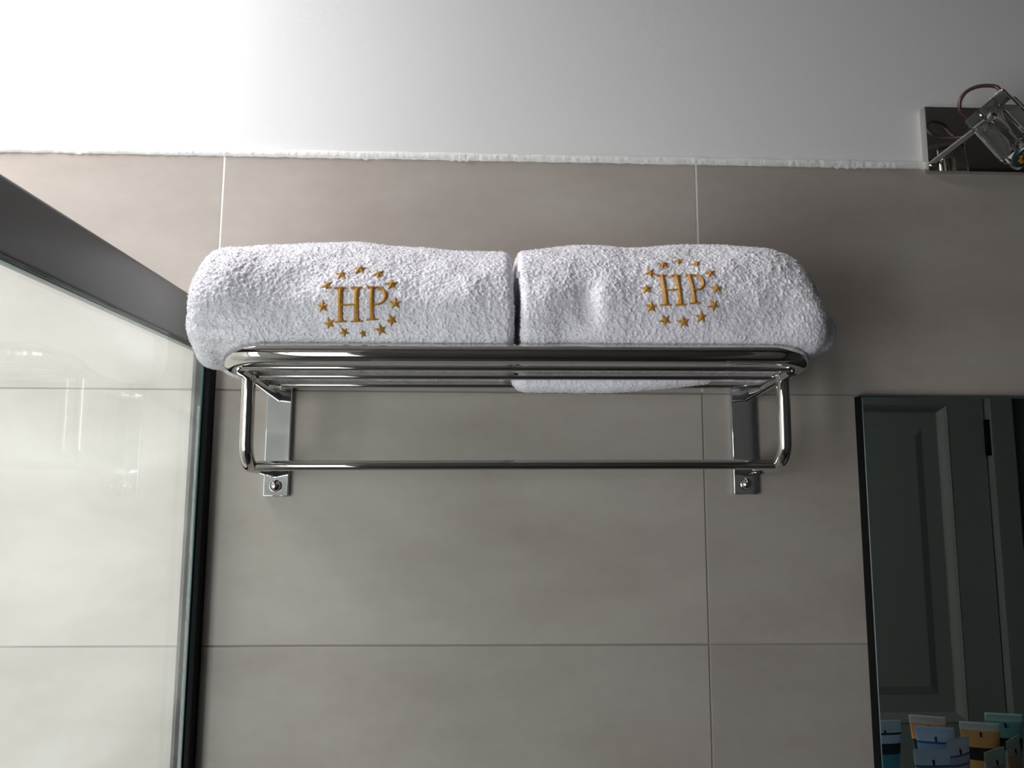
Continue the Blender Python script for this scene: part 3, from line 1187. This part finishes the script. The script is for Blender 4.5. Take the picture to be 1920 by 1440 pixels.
PAL = {
    'teal': tube_mats('teal', (0.60, 0.68, 0.82), (0.06, 0.28, 0.36), (0.01, 0.015, 0.03)),
    'orange': tube_mats('orange', (0.70, 0.62, 0.66), (0.78, 0.36, 0.14), (0.35, 0.14, 0.06)),
    'blue': tube_mats('blue', (0.50, 0.62, 0.82), (0.25, 0.38, 0.58), (0.05, 0.10, 0.22)),
    'paleblue': tube_mats('paleblue', (0.56, 0.62, 0.84), (0.34, 0.42, 0.68), (0.08, 0.12, 0.28)),
    'amber': tube_mats('amber', (0.66, 0.70, 0.70), (0.76, 0.40, 0.15), (0.30, 0.13, 0.05)),
    'aqua': tube_mats('aqua', (0.50, 0.72, 0.74), (0.18, 0.42, 0.48), (0.03, 0.16, 0.22)),
    'coral': tube_mats('coral', (0.74, 0.72, 0.68), (0.78, 0.42, 0.28), (0.50, 0.18, 0.09)),
}


def toiletry_tube(x, d, yaw, pal, style, label, width=0.050, lean=0.0):
    t = empty('toiletry_tube', (x, -d, 1.0995))
    t.rotation_euler = (0, lean, -yaw)
    H, ns, nh = 0.129, 36, 44
    r0 = width / math.pi
    v, f, mi = [], [], []
    for i in range(nh + 1):
        s = i / nh
        z = 0.014 + (H - 0.014) * s
        k = min(1.0, s / 0.93)
        a = r0 + (width / 2 - r0) * k ** 1.25
        b = r0 * (1 - k ** 1.6) + 0.0007
        if s < 0.05:
            q = math.sqrt(max(0, 1 - (1 - s / 0.05) ** 2)) * 0.25 + 0.75
            a, b = a * q, b * q
        for j in range(ns):
            th = 2 * math.pi * j / ns
            v.append((a * math.cos(th), b * math.sin(th), z))
    for i in range(nh):
        s = (i + 0.5) / nh
        if style == 0:      # crimp, thin line, then body
            q = 0 if s > 0.90 else (1 if s > 0.805 else (2 if s > 0.79 else (1 if s > 0.73 else (4 if s > 0.60 else 1))))
        elif style == 1:    # striped
            q = 0 if s > 0.84 else (2 if s > 0.825 else (1 if s > 0.74 else (2 if s > 0.72 else 1)))
        elif style == 2:    # dark gap under the crimp
            q = 0 if s > 0.855 else (2 if s > 0.845 else (0 if s > 0.74 else (4 if s > 0.63 else 1)))
        else:               # pale top shading into colour with rings
            q = 0 if s > 0.83 else (1 if s > 0.66 else (2 if s > 0.645 else (1 if s > 0.54 else (2 if s > 0.52 else 1))))
        for j in range(ns):
            j2 = (j + 1) % ns
            f.append((i * ns + j, i * ns + j2, (i + 1) * ns + j2, (i + 1) * ns + j))
            mi.append(q)
    f.append(tuple(nh * ns + j for j in range(ns)))
    mi.append(0)
    f.append(tuple(reversed(range(ns))))
    mi.append(1)
    from_py('tube_body', v, f, PAL[pal], t, True, mi)
    cv, cf_ = lathe_geo([(r0 * 0.93, 0), (r0 * 0.98, 0.002), (r0 * 0.98, 0.014), (r0 * 0.93, 0.0155)], (0, 0, 0), (0, 0, 1), 28)
    sharp(from_py('cap', cv, cf_, M_CAP, t))
    # small printed mark near the crimp, front and back
    bm = bmesh.new()
    zc = 0.014 + (H - 0.014) * 0.868
    for sgn in (1, -1):
        bm_box(bm, (-0.0011, min(0.0, sgn * 0.0036), zc - 0.003), (0.0011, max(0.0, sgn * 0.0036), zc + 0.003), 0)
    from_bm('printed_mark', bm, M_INK, t, False)
    tag(t, label, 'toiletry tube', 'small toiletry tubes on the shelf below the mirror')
    return t


TB = [
    (0.2776, 0.173, 0.05, 'teal', 2, 'teal tube with pale crimp and dark band, first from the left edge of the mirror', 0.050, 0),
    (0.3497, 0.192, -0.30, 'orange', 0, 'orange tube with pinkish white crimp, behind the blue one in the mirror', 0.046, 0),
    (0.3318, 0.145, -0.22, 'blue', 1, 'grey blue banded tube overlapping the orange tube with pinkish crimp', 0.048, 0),
    (0.2785, 0.062, 0.0, 'paleblue', 1, 'pale blue white tube with level crimp, lowest in the mirror beside teal tube', 0.046, 0),
    (0.3338, 0.098, 0.42, 'paleblue', 1, 'pale blue tube with dark stripes, turned sideways between blue and amber tubes', 0.044, 0),
    (0.4040, 0.162, -0.25, 'amber', 0, 'amber yellow tube with whitish crimp, overlapped by the aqua tube in the mirror', 0.050, 0),
    (0.4643, 0.200, -0.22, 'aqua', 0, 'aqua tube with light blue crimp, standing highest at the right of the mirror', 0.049, 0),
    (0.3540, 0.058, 0.50, 'coral', 3, 'white topped coral tube turned sideways, beneath the amber tube in the mirror', 0.046, 0),
    (0.4045, 0.097, 0.62, 'coral', 3, 'white topped coral tube turned sideways, at the right edge below the aqua tube', 0.044, 0),
]
for a in TB:
    toiletry_tube(*a)

# ------------------------------------------------------------------ wall lamp
lamp = empty('wall_lamp', (0.44, 0, 1.99))
keep(box('back_plate', (0.3030, -0.0085, 1.9515), (0.620, 0.0045, 2.0400), M_CHROME, None, 0.0008), lamp)
ax = Vector((0.30, -0.38, -0.875)).normalized()        # direction the head points
face_c = Vector((0.3795, -0.0860, 1.9455))
side = Vector((0.864, -0.382, 0.329))
side = (side - ax * side.dot(ax)).normalized()
oth = ax.cross(side)
side, oth = side * math.cos(math.radians(30)) + oth * math.sin(math.radians(30)), oth * math.cos(math.radians(30)) - side * math.sin(math.radians(30))
# crystal block with grooves along its sides: cross-section outline swept along the axis
outl = []
hw = 0.026
for k in range(4):
    a0 = k * math.pi / 2
    for s, dp in ((-0.93, 0), (-0.36, 0), (-0.32, 0.003), (0.32, 0.003), (0.36, 0), (0.93, 0)):
        x, y = hw - dp * 0.9, s * hw
        outl.append((x * math.cos(a0) - y * math.sin(a0), x * math.sin(a0) + y * math.cos(a0)))
v, f = [], []
sect = [(0.0, 0.94), (-0.003, 1.0), (-0.072, 1.0), (-0.075, 0.94)]
for h, s in sect:
    for x, y in outl:
        v.append(face_c + ax * h + side * x * s + oth * y * s)
no = len(outl)
for r in range(len(sect) - 1):
    for k in range(no):
        f.append((r * no + k, r * no + (k + 1) % no, (r + 1) * no + (k + 1) % no, (r + 1) * no + k))
f += [tuple(reversed(range(no))), tuple((len(sect) - 1) * no + k for k in range(no))]
bm = bmesh.new()
bv = [bm.verts.new(q) for q in v]
for q in f:
    bm.faces.new([bv[i] for i in q])
shade = keep(from_bm('crystal_shade', bm, M_CRYSTAL, None, False), lamp)
# lamp capsule inside and its dotted face
dv, df = lathe_geo([(0.0215, -0.0005), (0.0225, 0.001), (0.0225, 0.004), (0.0205, 0.005), (0.0200, 0.0035)], face_c, ax, 40)
led = keep(sharp(from_py('led_capsule', dv, df, simple('capsule_rim', (0.025, 0.06, 0.055), 0.3, 0.2))), lamp)
v, f = [], []
r_ = random.Random(2)
dots = [(0, 0)] + [(0.0068 * math.cos(k * math.pi / 3), 0.0068 * math.sin(k * math.pi / 3)) for k in range(6)] + \
       [(0.0134 * math.cos(k * math.pi / 6 + 0.2), 0.0134 * math.sin(k * math.pi / 6 + 0.2)) for k in range(12)]
for x, y in dots:
    o_ = face_c + ax * 0.0034 + side * x + oth * y
    vv, ff = lathe_geo([(0.0025, 0), (0.0025, 0.0012), (0.0016, 0.0019), (0.0004, 0.0022)], o_, ax, 10)
    b0 = len(v)
    v += vv
    f += [tuple(i + b0 for i in q) for q in ff]
dm = from_py('led_dots', v, f, simple('phosphor_amber', (0.60, 0.24, 0.03), 0.35), None)
dm.parent = led
dm.matrix_parent_inverse = Matrix.Identity(4)
keep(lathe('socket', [(0.0105, -0.058), (0.0120, -0.056), (0.0120, -0.020), (0.0205, -0.006), (0.0205, -0.0008)], face_c, ax, M_CHROME), lamp)
# flat arm from the plate to the head
bm = bmesh.new()
p0, p1 = Vector((0.3045, -0.010, 1.9600)), Vector((0.3475, -0.074, 1.9950))
d_ = (p1 - p0).normalized()
sd = d_.cross(Vector((0.35, -0.75, -0.75))).normalized()
nn = d_.cross(sd).normalized()
for s, h in ((-1, -1), (1, -1), (1, 1), (-1, 1)):
    for p in (p0, p1):
        bm.verts.new(p + sd * 0.0042 * s + nn * 0.0010 * h)
bm.verts.ensure_lookup_table()
q = bm.verts
for a, b in ((0, 2), (2, 4), (4, 6), (6, 0)):
    bm.faces.new((q[a], q[a + 1], q[b + 1], q[b]))
bm.faces.new((q[0], q[2], q[4], q[6]))
bm.faces.new((q[1], q[7], q[5], q[3]))
keep(from_bm('arm', bm, M_CHROME, None, False), lamp)
keep(lathe('pivot_knob', [(0.0042, 0), (0.0052, 0.001), (0.0052, 0.009), (0.0036, 0.012), (0.001, 0.0128)], (0.3440, -0.071, 1.9925), (-0.2, -1, 0.1), M_CHROME), lamp)
cab = [(0.377, -0.045, 2.0050), (0.372, -0.058, 2.0240), (0.366, -0.062, 2.0360), (0.3599, -0.060, 2.0415), (0.3451, -0.055, 2.0434), (0.3322, -0.050, 2.0387), (0.3264, -0.045, 2.0284),
       (0.3295, -0.040, 2.0182), (0.3412, -0.036, 2.0105), (0.3525, -0.022, 2.0045), (0.360, -0.008, 2.000)]


def smooth_path(pts, n=8):
    P = [Vector(p) for p in pts]
    out = []
    for i in range(len(P) - 1):
        a, b, c, d = P[max(0, i - 1)], P[i], P[i + 1], P[min(len(P) - 1, i + 2)]
        for k in range(n):
            t = k / n
            out.append(0.5 * ((2 * b) + (c - a) * t + (2 * a - 5 * b + 4 * c - d) * t * t + (-a + 3 * b - 3 * c + d) * t ** 3))
    out.append(P[-1])
    return out


keep(tube('cable', smooth_path(cab), 0.0023, simple('cable_sleeve', (0.12, 0.075, 0.065), 0.3, 0.4), None, 14), lamp)
tag(lamp, 'chrome wall lamp with clear crystal cube head and looped cable, above the mirror', 'lamp')
